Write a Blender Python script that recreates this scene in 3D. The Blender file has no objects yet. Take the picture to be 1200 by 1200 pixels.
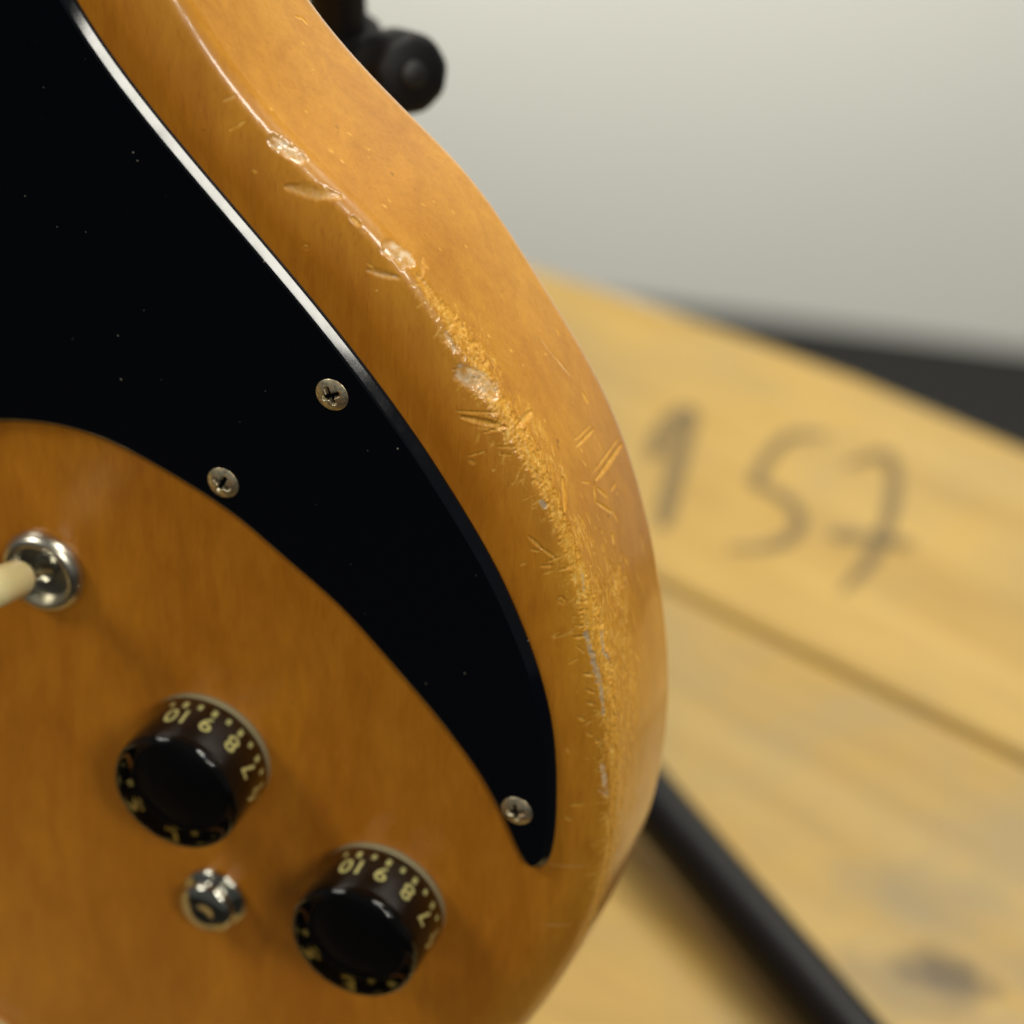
import bpy, bmesh, math, random
import numpy as np
from mathutils import Vector, Matrix, Euler

random.seed(7); np.random.seed(7)
SC = bpy.context.scene
COL = SC.collection

# ------------------------------------------------------------------ camera, world, lamps, exposure
PITCH, CAM_Z = math.radians(40), 0.50
cam_data = bpy.data.cameras.new('camera'); cam = bpy.data.objects.new('camera', cam_data); COL.objects.link(cam)
cam.location = (0, 0, CAM_Z); cam.rotation_euler = (math.radians(90)-PITCH, 0, 0)
cam_data.sensor_width = 36; cam_data.lens = 18/math.tan(math.radians(11))
cam_data.clip_start = .02; cam_data.clip_end = 60
cam_data.dof.use_dof = True; cam_data.dof.focus_distance = .419; cam_data.dof.aperture_fstop = 9.2
cam_data.dof.aperture_blades = 7
SC.camera = cam

world = bpy.data.worlds.new('World'); SC.world = world; world.use_nodes = True
bg = world.node_tree.nodes['Background']; bg.inputs[0].default_value = (.80, .82, .80, 1); bg.inputs[1].default_value = .115

def area(name, loc, target, sx, sy, power, col=(1, .96, .85), yaw=None):
    d = bpy.data.lights.new(name, 'AREA'); d.shape = 'RECTANGLE'; d.size = sx; d.size_y = sy; d.energy = power; d.color = col
    o = bpy.data.objects.new(name, d); COL.objects.link(o); o.location = loc
    o.rotation_euler = (Vector(target)-Vector(loc)).to_track_quat('-Z', 'Y').to_euler() if yaw is None else (0, 0, yaw)
    return o
area('overhead_light', (.85, -1.45, 1.72), (.85, -1.45, 0), 1.0, .36, 29, yaw=math.radians(-51))
area('overhead_light', (-1.45, .22, 1.72), (-.2, .3, .2), .55, .6, 15.5)
area('key_light', (.42, .22, 1.22), (.36, .24, 0), .28, .28, 6.4)  # added key light, set low so the guitar darkens towards its bottom
area('overhead_light', (.55, 1.15, 1.75), (.35, .55, 0), .8, .5, 21)  # added out-of-view light that lifts the brightness of the table
area('wall_fill', (-.25, 1.18, .16), (.06, 1.74, -.06), .7, .25, 8.0)  # added light between table and wall, out of view, to brighten the wall
SC.view_settings.view_transform = 'Standard'; SC.view_settings.look = 'None'
SC.view_settings.exposure = 0; SC.view_settings.gamma = 1
SC.cycles.max_bounces = 14; SC.cycles.transmission_bounces = 12; SC.cycles.glossy_bounces = 6
SC.cycles.caustics_refractive = True; SC.cycles.caustics_reflective = False; SC.cycles.blur_glossy = .3
SC.cycles.use_denoising = True

# ------------------------------------------------------------------ helpers
def link(o, parent=None):
    COL.objects.link(o)
    if parent is not None: o.parent = parent
    return o
def tag(o, label=None, cat=None, group=None, kind=None):
    for k, v in (('label', label), ('category', cat), ('group', group), ('kind', kind)):
        if v: o[k] = v
    return o
def empty(name, M=None):
    o = bpy.data.objects.new(name, None); link(o); o.empty_display_size = .02
    if M is not None: o.matrix_world = M
    return o
def mesh_obj(name, verts, faces, mat, parent=None, smooth=True, scale=1.0):
    me = bpy.data.meshes.new(name)
    me.from_pydata([tuple(float(c)*scale for c in v) for v in verts], [], [tuple(int(i) for i in f) for f in faces])
    me.validate(); me.update()
    if smooth: me.polygons.foreach_set('use_smooth', [True]*len(me.polygons))
    me.materials.append(mat)
    return link(bpy.data.objects.new(name, me), parent)
def sharpen(o, ang=35):
    me = o.data; bm = bmesh.new(); bm.from_mesh(me); bmesh.ops.recalc_face_normals(bm, faces=bm.faces)
    for e in bm.edges:
        if len(e.link_faces) == 2 and e.calc_face_angle(0) > math.radians(ang): e.smooth = False
    bm.to_mesh(me); bm.free(); return o
def lathe(name, prof, mat, parent, seg=64, M=None, scale=.001, ang=40):
    """solid of revolution about local z; prof = [(r, z)...] in mm, r=0 closes an end"""
    vs, fs, rings = [], [], []
    for r, z in prof:
        if r <= 1e-6: rings.append([len(vs)]); vs.append((0, 0, z))
        else:
            rings.append(list(range(len(vs), len(vs)+seg)))
            vs += [(r*math.cos(2*math.pi*i/seg), r*math.sin(2*math.pi*i/seg), z) for i in range(seg)]
    for a, b in zip(rings, rings[1:]):
        for i in range(seg):
            j = (i+1) % seg
            if len(a) == 1 and len(b) == 1: continue
            if len(a) == 1: fs.append((a[0], b[j], b[i]))
            elif len(b) == 1: fs.append((a[i], a[j], b[0]))
            else: fs.append((a[i], a[j], b[j], b[i]))
    if M is not None: vs = [M @ Vector(v) for v in vs]
    o = mesh_obj(name, vs, fs, mat, parent, True, scale)
    return sharpen(o, ang)
def tube(name, pts, r, mat, parent=None, seg=20):
    """round tube through points (metres), capped"""
    P = [Vector(p) for p in pts]; vs, fs = [], []
    up = None
    for i, p in enumerate(P):
        t = (P[min(i+1, len(P)-1)]-P[max(i-1, 0)]).normalized()
        if up is None: up = t.orthogonal().normalized()
        up = (up-t*up.dot(t)).normalized(); w = t.cross(up)
        vs += [p+(up*math.cos(2*math.pi*k/seg)+w*math.sin(2*math.pi*k/seg))*r for k in range(seg)]
    for i in range(len(P)-1):
        for k in range(seg):
            j = (k+1) % seg; fs.append((i*seg+k, i*seg+j, (i+1)*seg+j, (i+1)*seg+k))
    fs.append(tuple(reversed(range(seg)))); fs.append(tuple(range((len(P)-1)*seg, len(P)*seg)))
    return sharpen(mesh_obj(name, vs, fs, mat, parent), 50)
def box(name, lo, hi, mat, parent=None, bev=.002, M=None, seg=2):
    bm = bmesh.new(); bmesh.ops.create_cube(bm, size=1)
    for v in bm.verts: v.co = Vector([(lo[k]+hi[k])/2+v.co[k]*(hi[k]-lo[k]) for k in range(3)])
    if bev: bmesh.ops.bevel(bm, geom=list(bm.edges), offset=bev, segments=seg, affect='EDGES', profile=.5)
    if M is not None: bmesh.ops.transform(bm, matrix=M, verts=bm.verts)
    me = bpy.data.meshes.new(name); bm.to_mesh(me); bm.free(); me.materials.append(mat)
    return link(bpy.data.objects.new(name, me), parent)

# node helpers
class NT:
    def __init__(s, name):
        s.m = bpy.data.materials.new(name); s.m.use_nodes = True; s.t = s.m.node_tree; s.b = s.t.nodes['Principled BSDF']
    def n(s, typ, **kw):
        nd = s.t.nodes.new(typ)
        for k, v in kw.items():
            if k in nd.inputs: nd.inputs[k].default_value = v
            else: setattr(nd, k, v)
        return nd
    def l(s, a, b): s.t.links.new(a, b)
    def coord(s, scale=(1, 1, 1), rot=(0, 0, 0), loc=(0, 0, 0), out='Object'):
        tc = s.n('ShaderNodeTexCoord'); mp = s.n('ShaderNodeMapping')
        mp.inputs['Scale'].default_value = scale; mp.inputs['Rotation'].default_value = rot; mp.inputs['Location'].default_value = loc
        s.l(tc.outputs[out], mp.inputs[0]); return mp.outputs[0]
    def noise(s, vec, scale, detail=3, rough=.55, dist=0):
        nd = s.n('ShaderNodeTexNoise'); nd.inputs['Scale'].default_value = scale; nd.inputs['Detail'].default_value = detail
        nd.inputs['Roughness'].default_value = rough; nd.inputs['Distortion'].default_value = dist
        s.l(vec, nd.inputs['Vector']); return nd.outputs['Fac']
    def ramp(s, fac, stops):
        r = s.n('ShaderNodeValToRGB'); e = r.color_ramp.elements
        while len(e) < len(stops): e.new(.5)
        for k, (p, c) in enumerate(stops): e[k].position = p; e[k].color = (*c, 1) if not isinstance(c, float) else (c, c, c, 1)
        s.l(fac, r.inputs[0]); return r.outputs[0]
    def mix(s, fac, a, b, mode='MIX'):
        m = s.n('ShaderNodeMix', data_type='RGBA', blend_type=mode)
        for idx, v in ((0, fac), (6, a), (7, b)):
            if hasattr(v, 'links'): s.l(v, m.inputs[idx])
            else: m.inputs[idx].default_value = v if idx == 0 else (*v, 1)
        return m.outputs[2]
    def math(s, op, a, b=0.0, clamp=False):
        m = s.n('ShaderNodeMath', operation=op, use_clamp=clamp)
        for k, v in ((0, a), (1, b)):
            if hasattr(v, 'links'): s.l(v, m.inputs[k])
            else: m.inputs[k].default_value = v
        return m.outputs[0]
    def attr(s, name): return s.n('ShaderNodeAttribute', attribute_name=name).outputs['Fac']
    def bump(s, h, strength, dist, prev=None):
        b = s.n('ShaderNodeBump'); b.inputs['Strength'].default_value = strength; b.inputs['Distance'].default_value = dist
        s.l(h, b.inputs['Height'])
        if prev is not None: s.l(prev, b.inputs['Normal'])
        return b.outputs[0]
    def set(s, **kw):
        for k, v in kw.items():
            i = s.b.inputs[k.replace('_', ' ')]
            if hasattr(v, 'links'): s.l(v, i)
            else: i.default_value = (*v, 1) if isinstance(v, tuple) and len(v) == 3 else v
        return s
def plain(name, col, rough=.5, metal=0, **kw):
    t = NT(name); t.set(Base_Color=col, Roughness=rough, Metallic=metal, **kw); return t.m

# ------------------------------------------------------------------ materials
def mat_body():
    t = NT('amber_lacquered_maple')
    fib = t.noise(t.coord((1, .13, 1)), 1150, 3, .6, .6)
    fib2 = t.noise(t.coord((1, .22, 1), rot=(0, 0, .35)), 620, 3, .6, 1.2)
    pore = t.noise(t.coord((1, .07, 1)), 2300, 1, .5)
    big = t.noise(t.coord((1, .5, 1)), 38, 3, .55)
    mid = t.noise(t.coord((1, .3, 1)), 170, 3, .6, .8)
    c = t.ramp(fib, [(.25, (.555, .198, .011)), (.5, (.60, .222, .014)), (.75, (.645, .245, .018))])
    c = t.mix(.28, c, t.ramp(fib2, [(.3, (.50, .165, .008)), (.7, (.66, .258, .018))]))
    c = t.mix(t.ramp(pore, [(.60, 0.0), (.72, .22)]), c, (.32, .085, .006))
    c = t.mix(1.0, c, t.ramp(big, [(.3, (.86, .80, .74)), (.7, (1.06, 1.08, 1.10))]), 'MULTIPLY')
    c = t.mix(1.0, c, t.ramp(mid, [(.25, (.84, .79, .73)), (.75, (1.07, 1.10, 1.13))]), 'MULTIPLY')
    # pale gloss on the sides and edge band, painted in as a yellower tint
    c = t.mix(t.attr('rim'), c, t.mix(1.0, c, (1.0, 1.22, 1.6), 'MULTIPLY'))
    # small specks of grime under the lacquer
    sp = t.noise(t.coord(), 330, 2, .5)
    c = t.mix(t.ramp(sp, [(.735, 0.0), (.79, .55)]), c, (.12, .045, .012))
    wear, chip, grey = t.attr('wear'), t.attr('chip'), t.attr('grey')
    bare = t.ramp(t.noise(t.coord((1, .18, 1)), 1500, 3, .65, .5), [(.22, (.46, .18, .012)), (.5, (.76, .39, .050)), (.78, (.93, .64, .19))])
    c = t.mix(wear, c, bare)
    c = t.mix(chip, c, t.ramp(t.noise(t.coord(), 900, 3, .6), [(.3, (.62, .34, .08)), (.7, (.85, .67, .46))]))
    c = t.mix(grey, c, (.40, .39, .31))
    rg = t.noise(t.coord((1, .6, 1)), 260, 4, .65)
    r = t.ramp(rg, [(.25, .27), (.75, .40)])
    r = t.mix(wear, r, (.52, .52, .52)); r = t.mix(chip, r, (.16, .16, .16))
    t.set(Base_Color=c, Roughness=r, IOR=1.5, Coat_Weight=t.math('SUBTRACT', .62, t.math('MULTIPLY', wear, .58)), Coat_Roughness=t.ramp(t.attr('rim'), [(.1, .27), (.8, .10)]))
    b = t.bump(fib, .10, .00012)
    b = t.bump(t.noise(t.coord((1, .5, 1)), 480, 4, .6), .12, .0003, b)
    wb = t.math('MULTIPLY', t.noise(t.coord((1, .3, 1)), 2100, 3, .7), wear)
    b = t.bump(wb, .30, .0002, b)
    t.set(Normal=b)
    return t.m
def mat_pickguard():
    t = NT('black_plastic')
    v = t.n('ShaderNodeTexVoronoi'); v.inputs['Scale'].default_value = 330; t.l(t.coord(), v.inputs['Vector'])
    keep = t.noise(t.coord(), 900, 1); near = t.math('LESS_THAN', v.outputs['Distance'], .07)
    d = t.math('MULTIPLY', near, t.ramp(keep, [(.55, 0.0), (.70, 1.0)]))
    t.set(Base_Color=t.mix(t.math('MULTIPLY', d, .5), (.0026, .0032, .0055), (.45, .42, .34)),
          Roughness=t.ramp(t.noise(t.coord(), 240, 5, .7), [(.3, .07), (.75, .16)]), IOR=1.46)
    sc = t.noise(t.coord((1, .06, 1), rot=(0, 0, .7)), 700, 2, .5)
    t.set(Normal=t.bump(sc, .05, .00006))
    return t.m
def mat_screw():
    t = NT('aged_nickel')
    n = t.noise(t.coord(), 950, 4, .65)
    rust = t.ramp(n, [(.50, 0.0), (.62, .85)])
    t.set(Base_Color=t.mix(rust, (.62, .55, .38), (.28, .13, .04)), Metallic=t.math('SUBTRACT', 1.0, t.math('MULTIPLY', rust, .55)),
          Roughness=t.ramp(n, [(.3, .25), (.65, .52)]), Normal=t.bump(n, .25, .0001))
    return t.m
def mat_pine():
    t = NT('varnished_pine')
    oi = t.n('ShaderNodeObjectInfo')
    tc = t.n('ShaderNodeTexCoord'); mp = t.n('ShaderNodeMapping'); mp.inputs['Scale'].default_value = (.10, 1, 1)
    add = t.n('ShaderNodeVectorMath', operation='ADD'); t.l(tc.outputs['Object'], add.inputs[0])
    cm = t.n('ShaderNodeCombineXYZ'); t.l(t.math('MULTIPLY', oi.outputs['Random'], 3.0), cm.inputs[0]); t.l(t.math('MULTIPLY', oi.outputs['Random'], 1.7), cm.inputs[2])
    t.l(cm.outputs[0], add.inputs[1]); t.l(add.outputs[0], mp.inputs[0]); v = mp.outputs[0]
    g = t.noise(v, 42, 4, .6, .9); f = t.noise(v, 260, 3, .6, .3)
    c = t.ramp(g, [(.22, (.32, .195, .048)), (.5, (.50, .325, .085)), (.78, (.62, .425, .135))])
    c = t.mix(.35, c, t.ramp(f, [(.3, (.38, .215, .034)), (.7, (.58, .375, .090))]))
    bl = t.noise(t.coord(), 11, 4, .6)
    c = t.mix(t.ramp(bl, [(.46, 0.0), (.70, .65)]), c, (.33, .26, .135))
    # knot with grey stain near the front right
    def spot(cx, cy, sx, sy, amt, col, c):
        m = t.coord((1/sx, 1/sy, 0), loc=(-cx/sx, -cy/sy, 0)); nz = t.n('ShaderNodeVectorMath', operation='LENGTH')
        w = t.n('ShaderNodeMix', data_type='VECTOR')
        dn = t.n('ShaderNodeTexNoise'); dn.inputs['Scale'].default_value = 90; t.l(t.coord(), dn.inputs['Vector'])
        sub = t.n('ShaderNodeVectorMath', operation='MULTIPLY_ADD'); t.l(dn.outputs['Color'], sub.inputs[0]); sub.inputs[1].default_value = (1.2, 1.2, 0); t.l(m, sub.inputs[2])
        off = t.n('ShaderNodeVectorMath', operation='SUBTRACT'); t.l(sub.outputs[0], off.inputs[0]); off.inputs[1].default_value = (.6, .6, 0)
        t.l(off.outputs[0], nz.inputs[0])
        return t.mix(t.ramp(nz.outputs['Value'], [(.25, amt), (1.0, 0.0)]), c, col)
    c = spot(.133, -.077, .017, .010, .85, (.085, .062, .035), c)
    c = spot(.112, -.062, .030, .010, .5, (.24, .20, .115), c)
    c = spot(.128, -.050, .024, .007, .40, (.26, .21, .12), c)
    c = spot(.128, -.088, .030, .010, .45, (.20, .155, .085), c)
    c = spot(.150, -.062, .020, .012, .45, (.25, .20, .115), c)
    c = spot(.160, -.080, .014, .010, .40, (.28, .22, .12), c)
    c = spot(.056, -.035, .016, .006, .35, (.36, .28, .13), c)
    c = spot(-.033, .095, .016, .005, .40, (.30, .24, .11), c)
    t.set(Base_Color=c, Roughness=t.ramp(f, [(.3, .42), (.7, .58)]), Normal=t.bump(f, .15, .0008))
    return t.m
def mat_wall():
    t = NT('white_wall_paint'); n = t.noise(t.coord(), 140, 4, .6)
    t.set(Base_Color=t.ramp(t.noise(t.coord(), 1.4, 3), [(.3, (.775, .785, .75)), (.7, (.82, .83, .79))]), Roughness=.65, Normal=t.bump(n, .12, .002)); return t.m
def mat_carpet():
    t = NT('charcoal_carpet'); n = t.noise(t.coord(), 260, 4, .7)
    t.set(Base_Color=t.ramp(n, [(.3, (.007, .007, .007)), (.7, (.020, .020, .019))]), Roughness=.95, Normal=t.bump(n, .6, .004)); return t.m
def mat_black_tube():
    t = NT('satin_black_tube'); n = t.noise(t.coord(), 900, 3, .6)
    t.set(Base_Color=(.005, .005, .006), Specular_IOR_Level=.28, Roughness=t.ramp(n, [(.3, .40), (.7, .52)]), Normal=t.bump(n, .1, .0003)); return t.m
def mat_ink():
    t = NT('faded_marker'); n = t.noise(t.coord(), 210, 4, .65)
    tr = t.n('ShaderNodeBsdfTransparent'); mx = t.n('ShaderNodeMixShader')
    t.set(Base_Color=(.20, .155, .085), Roughness=.7)
    t.l(t.ramp(n, [(.25, .30), (.7, .72)]), mx.inputs[0]); t.l(tr.outputs[0], mx.inputs[1]); t.l(t.b.outputs[0], mx.inputs[2])
    t.l(mx.outputs[0], t.t.nodes['Material Output'].inputs[0]); return t.m
def mat_acrylic():
    t = NT('clear_acrylic'); t.set(Base_Color=(1.0, .99, .96), Roughness=.02, IOR=1.42, Transmission_Weight=1.0); return t.m

M_BODY, M_PG, M_SCREW, M_PINE = mat_body(), mat_pickguard(), mat_screw(), mat_pine()
M_WALL, M_FLOOR, M_TUBE, M_INK, M_ACR = mat_wall(), mat_carpet(), mat_black_tube(), mat_ink(), mat_acrylic()
M_KNOB = plain('black_knob_core', (.002, .002, .003), .33, Specular_IOR_Level=.16)
M_NUM = plain('cream_print', (.96, .92, .36), .5)
M_CREAM = plain('cream_plastic', (.80, .70, .36), .30, Subsurface_Weight=.15, Subsurface_Scale=.002)
M_WASHER = plain('ivory_washer', (.27, .25, .15), .4)
M_CHROME = plain('chrome', (.50, .49, .42), .14, 1.0)
M_CHROME2 = plain('worn_nickel_ring', (.62, .59, .49), .28, 1.0)
M_CAP = plain('black_cap', (.006, .006, .007), .5)
M_RUBBER = plain('black_rubber', (.004, .004, .005), .5, Specular_IOR_Level=.25)
M_FOAM = plain('black_foam', (.010, .010, .010), .9)
M_SKIRT = plain('black_skirting', (.012, .012, .012), .45)

# ------------------------------------------------------------------ setting: floor, wall, table
FLOOR_Z = -.75
mesh_obj('floor', [(-6, -5, FLOOR_Z), (7, -5, FLOOR_Z), (7, 5, FLOOR_Z), (-6, 5, FLOOR_Z)], [(0, 1, 2, 3)], M_FLOOR, None, False)
tag(bpy.data.objects['floor'], kind='structure')
WALL_A = math.atan2(1.694-1.755, .388-.111)
WM = Matrix.Translation((.111, 1.755, FLOOR_Z)) @ Matrix.Rotation(WALL_A, 4, 'Z')
w = box('wall', (-3.5, 0, 0), (4, .12, 3.0), M_WALL, None, 0); w.matrix_world = WM
tag(w, kind='structure')

TAB = Matrix.Translation((.0463, .5618, 0)) @ Matrix.Rotation(math.radians(-37.237), 4, 'Z')
table = empty('wooden_table', TAB)
tag(table, 'big round table of yellow pine planks with 157 handwritten on it', 'table')
TC, TR, PW, GAP = (.0529, -.9491), 1.069, .168, .0011
FRONT_Y = .235
def cut_side(p): return (TAB @ Vector((*p, 0))).y-FRONT_Y
def clip_strip(y0, y1):
    """outline of a plank: the strip y0..y1 clipped by the table circle"""
    def xs(y):
        q = TR*TR-(y-TC[1])**2
        return math.sqrt(q) if q > 0 else 0
    n = 36; ys = [y0+(y1-y0)*i/n for i in range(n+1)]
    ys = [y for y in ys if xs(y) > .01]
    if len(ys) < 2: return None
    pl = [(TC[0]+xs(y), y) for y in ys]+[(TC[0]-xs(y), y) for y in reversed(ys)]
    # unseen front cut off to keep bright tabletop out of the pickguard's reflection
    out = []
    for i, p in enumerate(pl):
        q = pl[(i+1) % len(pl)]; a, b = cut_side(p), cut_side(q)
        if a >= 0: out.append(p)
        if a*b < 0: out.append((p[0]+(q[0]-p[0])*a/(a-b), p[1]+(q[1]-p[1])*a/(a-b)))
    return out if len(out) > 2 else None
k = -13
while PW*k < TC[1]+TR:
    y0, y1 = PW*k+GAP/2, min(PW*(k+1)-GAP/2, TC[1]+TR-.002)
    k += 1
    if y0 < TC[1]-TR: y0 = TC[1]-TR+.002
    if y1-y0 < .02: continue
    pl = clip_strip(y0, y1)
    if not pl: continue
    cx = sum(p[0] for p in pl)/len(pl); cy = (y0+y1)/2
    bm = bmesh.new(); vs = [bm.verts.new((x, y, -.038)) for x, y in pl]; f = bm.faces.new(vs)
    bmesh.ops.recalc_face_normals(bm, faces=[f])
    ex = bmesh.ops.extrude_face_region(bm, geom=[f])
    top = [v for v in ex['geom'] if isinstance(v, bmesh.types.BMVert)]
    dz = random.uniform(-.0006, 0)
    for v in top: v.co.z = dz
    bmesh.ops.recalc_face_normals(bm, faces=bm.faces)
    ts = set(top); ed = [e for e in bm.edges if e.verts[0] in ts and e.verts[1] in ts]
    bmesh.ops.bevel(bm, geom=ed, offset=.0018, segments=3, affect='EDGES', profile=.5)
    me = bpy.data.meshes.new('plank'); bm.to_mesh(me); bm.free(); me.materials.append(M_PINE)
    link(bpy.data.objects.new('plank', me), table)
# sub-frame and legs of the table, below the planks
M_UNDER = plain('dark_pine', (.30, .19, .08), .6)
TI = TAB.inverted()
box('batten', (-.75, .40, -.075), (.24, .47, -.0385), M_UNDER, table, .003, TI)
for lx, ly in ((-.80, .30), (.17, .30), (-.80, .62), (.02, .62)):
    box('leg', (lx-.03, ly-.03, FLOOR_Z), (lx+.03, ly+.03, -.0755 if .36 < ly < .5 else -.0388), M_UNDER, table, .004, TI)
def ribbon(name, strokes, wd, parent):
    vs, fs = [], []
    for st in strokes:
        P = np.array(st)/1000; m = max(24, len(P)*8)
        t = np.linspace(0, len(P)-1, m); i = np.clip(t.astype(int), 0, len(P)-2); fr = (t-i)[:, None]
        p0, p1, p2, p3 = P[np.maximum(i-1, 0)], P[i], P[i+1], P[np.minimum(i+2, len(P)-1)]
        Q = .5*((2*p1)+(-p0+p2)*fr+(2*p0-5*p1+4*p2-p3)*fr**2+(-p0+3*p1-3*p2+p3)*fr**3)
        T = np.gradient(Q, axis=0); T /= np.linalg.norm(T, axis=1)[:, None]; N = np.stack([-T[:, 1], T[:, 0]], 1)
        b = len(vs); z = .0004+.0002*strokes.index(st)
        for j in range(m):
            e = wd/2*min(1, .45+4*min(j, m-1-j)/m)*(1+.12*math.sin(j*1.7))
            vs += [(*(Q[j]+N[j]*e), z), (*(Q[j]-N[j]*e), z)]
        fs += [(b+2*j, b+2*j+1, b+2*j+3, b+2*j+2) for j in range(m-1)]
    return mesh_obj(name, vs, fs, M_INK, parent, False)
ribbon('handwritten_digit', [[(-43.2, 73), (-35.7, 56.4), (-28.4, 41.2), (-17.5, 19.3)], [(-43.5, 72.0), (-44.5, 61), (-38.5, 44.5)]], .0062, table)
ribbon('handwritten_digit', [[(-2.4, 86.7), (-7.6, 82.7), (-11.9, 77.3), (-11, 66), (-7.9, 54.5), (-.6, 53.8), (7.2, 51.4), (12.7, 46.4), (14.3, 38.5), (10.7, 30.7), (2.9, 23.8)]], .0046, table)
ribbon('handwritten_digit', [[(9.7, 77.4), (13, 84.2), (16.6, 88.7), (22.9, 83.2), (29.4, 71.4), (34.5, 58.9), (38.2, 43.8), (39, 27)], [(22.5, 46.7), (33.3, 52.9), (44.8, 57.7)]], .0046, table)

# ------------------------------------------------------------------ guitar
CAMR = Matrix(((1, 0, 0), (0, math.sin(PITCH), math.cos(PITCH)), (0, -math.cos(PITCH), math.sin(PITCH)))).transposed()   # columns: right, up, back
CX, CY, CZ = Vector((1, 0, 0)), Vector((0, math.sin(PITCH), math.cos(PITCH))), Vector((0, -math.cos(PITCH), math.sin(PITCH)))
TH, PH = math.radians(38), math.radians(54)
GN = (CX*(-math.sin(TH)*math.cos(PH))+CY*(-math.sin(TH)*math.sin(PH))+CZ*math.cos(TH)).normalized()
GY = (Vector((0, 0, 1))-GN*GN.z).normalized(); GX = GY.cross(GN)
GO = Vector((-.02089, .32940, .22361))
GM = Matrix((( GX.x, GY.x, GN.x, GO.x), (GX.y, GY.y, GN.y, GO.y), (GX.z, GY.z, GN.z, GO.z), (0, 0, 0, 1)))
guitar = empty('electric_guitar', GM)
tag(guitar, 'amber electric guitar with chipped lower edge, black pickguard and two numbered knobs', 'guitar')

RIDGE = [(-57,123),(-53,108),(-48.2,97.9),(-41.96,89.79),(-35.78,81.49),(-30.93,74.19),(-25.27,67.64),(-17.41,60.77),(-8.77,54.01),(0.65,46.93),
         (8.05,37.95),(14.84,28.96),(22.2,19.0),(28.5,8.6),(33.3,-2.9),(37.2,-15.24),(40.3,-28.23),(42.2,-40.18),(42.9,-51.09),
         (42.6,-62.61),(40.9,-76.02),(37.2,-89),(32.6,-101),(27.3,-112),(20.8,-124),(11,-139),(-6,-158),(-36,-177),(-78,-190),(-125,-194),
         (-188,-188),(-243,-164),(-281,-122),(-298,-70),(-295,-15),(-273,40),(-243,85),(-226,118),(-224,150),(-234,185),(-233,215),
         (-210,236),(-183,232),(-158,214),(-125,206),(-96,204),(-80,214),(-64,236),(-44,238),(-34,218),(-39,186),(-53,155),(-57.5,139)]
EDGE_R = 2.4      # tight corner radius, mm
SOFT_W, SOFT_D = 11.0, 1.9   # soft fall of the face towards the rim
BODY_T, BACK_R = 36.0, 5.0

def closed_spline(pts, n=40):
    P = np.array(pts, float); N = len(P); out = []
    for i in range(N):
        p0, p1, p2, p3 = P[i-1], P[i], P[(i+1) % N], P[(i+2) % N]
        t1 = np.linalg.norm(p1-p0)**.5; t2 = t1+np.linalg.norm(p2-p1)**.5; t3 = t2+np.linalg.norm(p3-p2)**.5
        t = np.linspace(t1, t2, n, endpoint=False)[:, None]
        a1 = (t1-t)/t1*p0+t/t1*p1; a2 = (t2-t)/(t2-t1)*p1+(t-t1)/(t2-t1)*p2; a3 = (t3-t)/(t3-t2)*p2+(t-t2)/(t3-t2)*p3
        b1 = (t2-t)/t2*a1+t/t2*a2; b2 = (t3-t)/(t3-t1)*a2+(t-t1)/(t3-t1)*a3
        out.append((t2-t)/(t2-t1)*b1+(t-t1)/(t2-t1)*b2)
    return np.concatenate(out)

def body_outline():
    """outline samples: position, outward normal, arc length; dense where the photograph looks"""
    c = closed_spline(RIDGE)
    sg = np.linalg.norm(np.roll(c, -1, 0)-c, axis=1); Lc = np.concatenate([[0], np.cumsum(sg)]); c2 = np.vstack([c, c[:1]])
    tt = np.arange(0, Lc[-1]-.2, .4); c = np.stack([np.interp(tt, Lc, c2[:, k]) for k in (0, 1)], 1)
    kr = np.exp(-(np.arange(-45, 46)*.4/6.5)**2/2); kr /= kr.sum()      # even out the hand-measured curve
    c = np.stack([np.convolve(np.concatenate([c[-45:, k], c[:, k], c[:45, k]]), kr, 'valid') for k in (0, 1)], 1)
    seg = np.linalg.norm(np.roll(c, -1, 0)-c, axis=1); L = np.concatenate([[0], np.cumsum(seg)])
    cc = np.vstack([c, c[:1]])
    s0, s1, tot = 20.0, 285.0, L[-1]
    s = np.concatenate([np.arange(0, s0, 1.5), np.arange(s0, s1, .2), np.arange(s1, tot-1, 2.5)])
    P = np.stack([np.interp(s, L, cc[:, k]) for k in (0, 1)], 1)
    fine = np.arange(0, tot, .5)
    F2 = np.stack([np.interp(fine, L, cc[:, k]) for k in (0, 1)], 1)
    T = np.roll(F2, -1, 0)-np.roll(F2, 1, 0); T /= np.linalg.norm(T, axis=1)[:, None]
    k = 15; ker = np.ones(k)/k
    T = np.stack([np.convolve(np.concatenate([T[-k:, i], T[:, i], T[:k, i]]), ker, 'same')[k:-k] for i in (0, 1)], 1)
    ff = np.append(fine, tot); TT = np.vstack([T, T[:1]])
    t = np.stack([np.interp(s, ff, TT[:, i]) for i in (0, 1)], 1); t /= np.linalg.norm(t, axis=1)[:, None]
    nrm = np.stack([-t[:, 1], t[:, 0]], 1)   # the loop runs clockwise on this side: flip to point outward
    area = np.sum(c[:, 0]*np.roll(c[:, 1], -1)-np.roll(c[:, 0], -1)*c[:, 1])
    if area > 0: nrm = -nrm
    return P-nrm*.42, nrm, s

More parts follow.
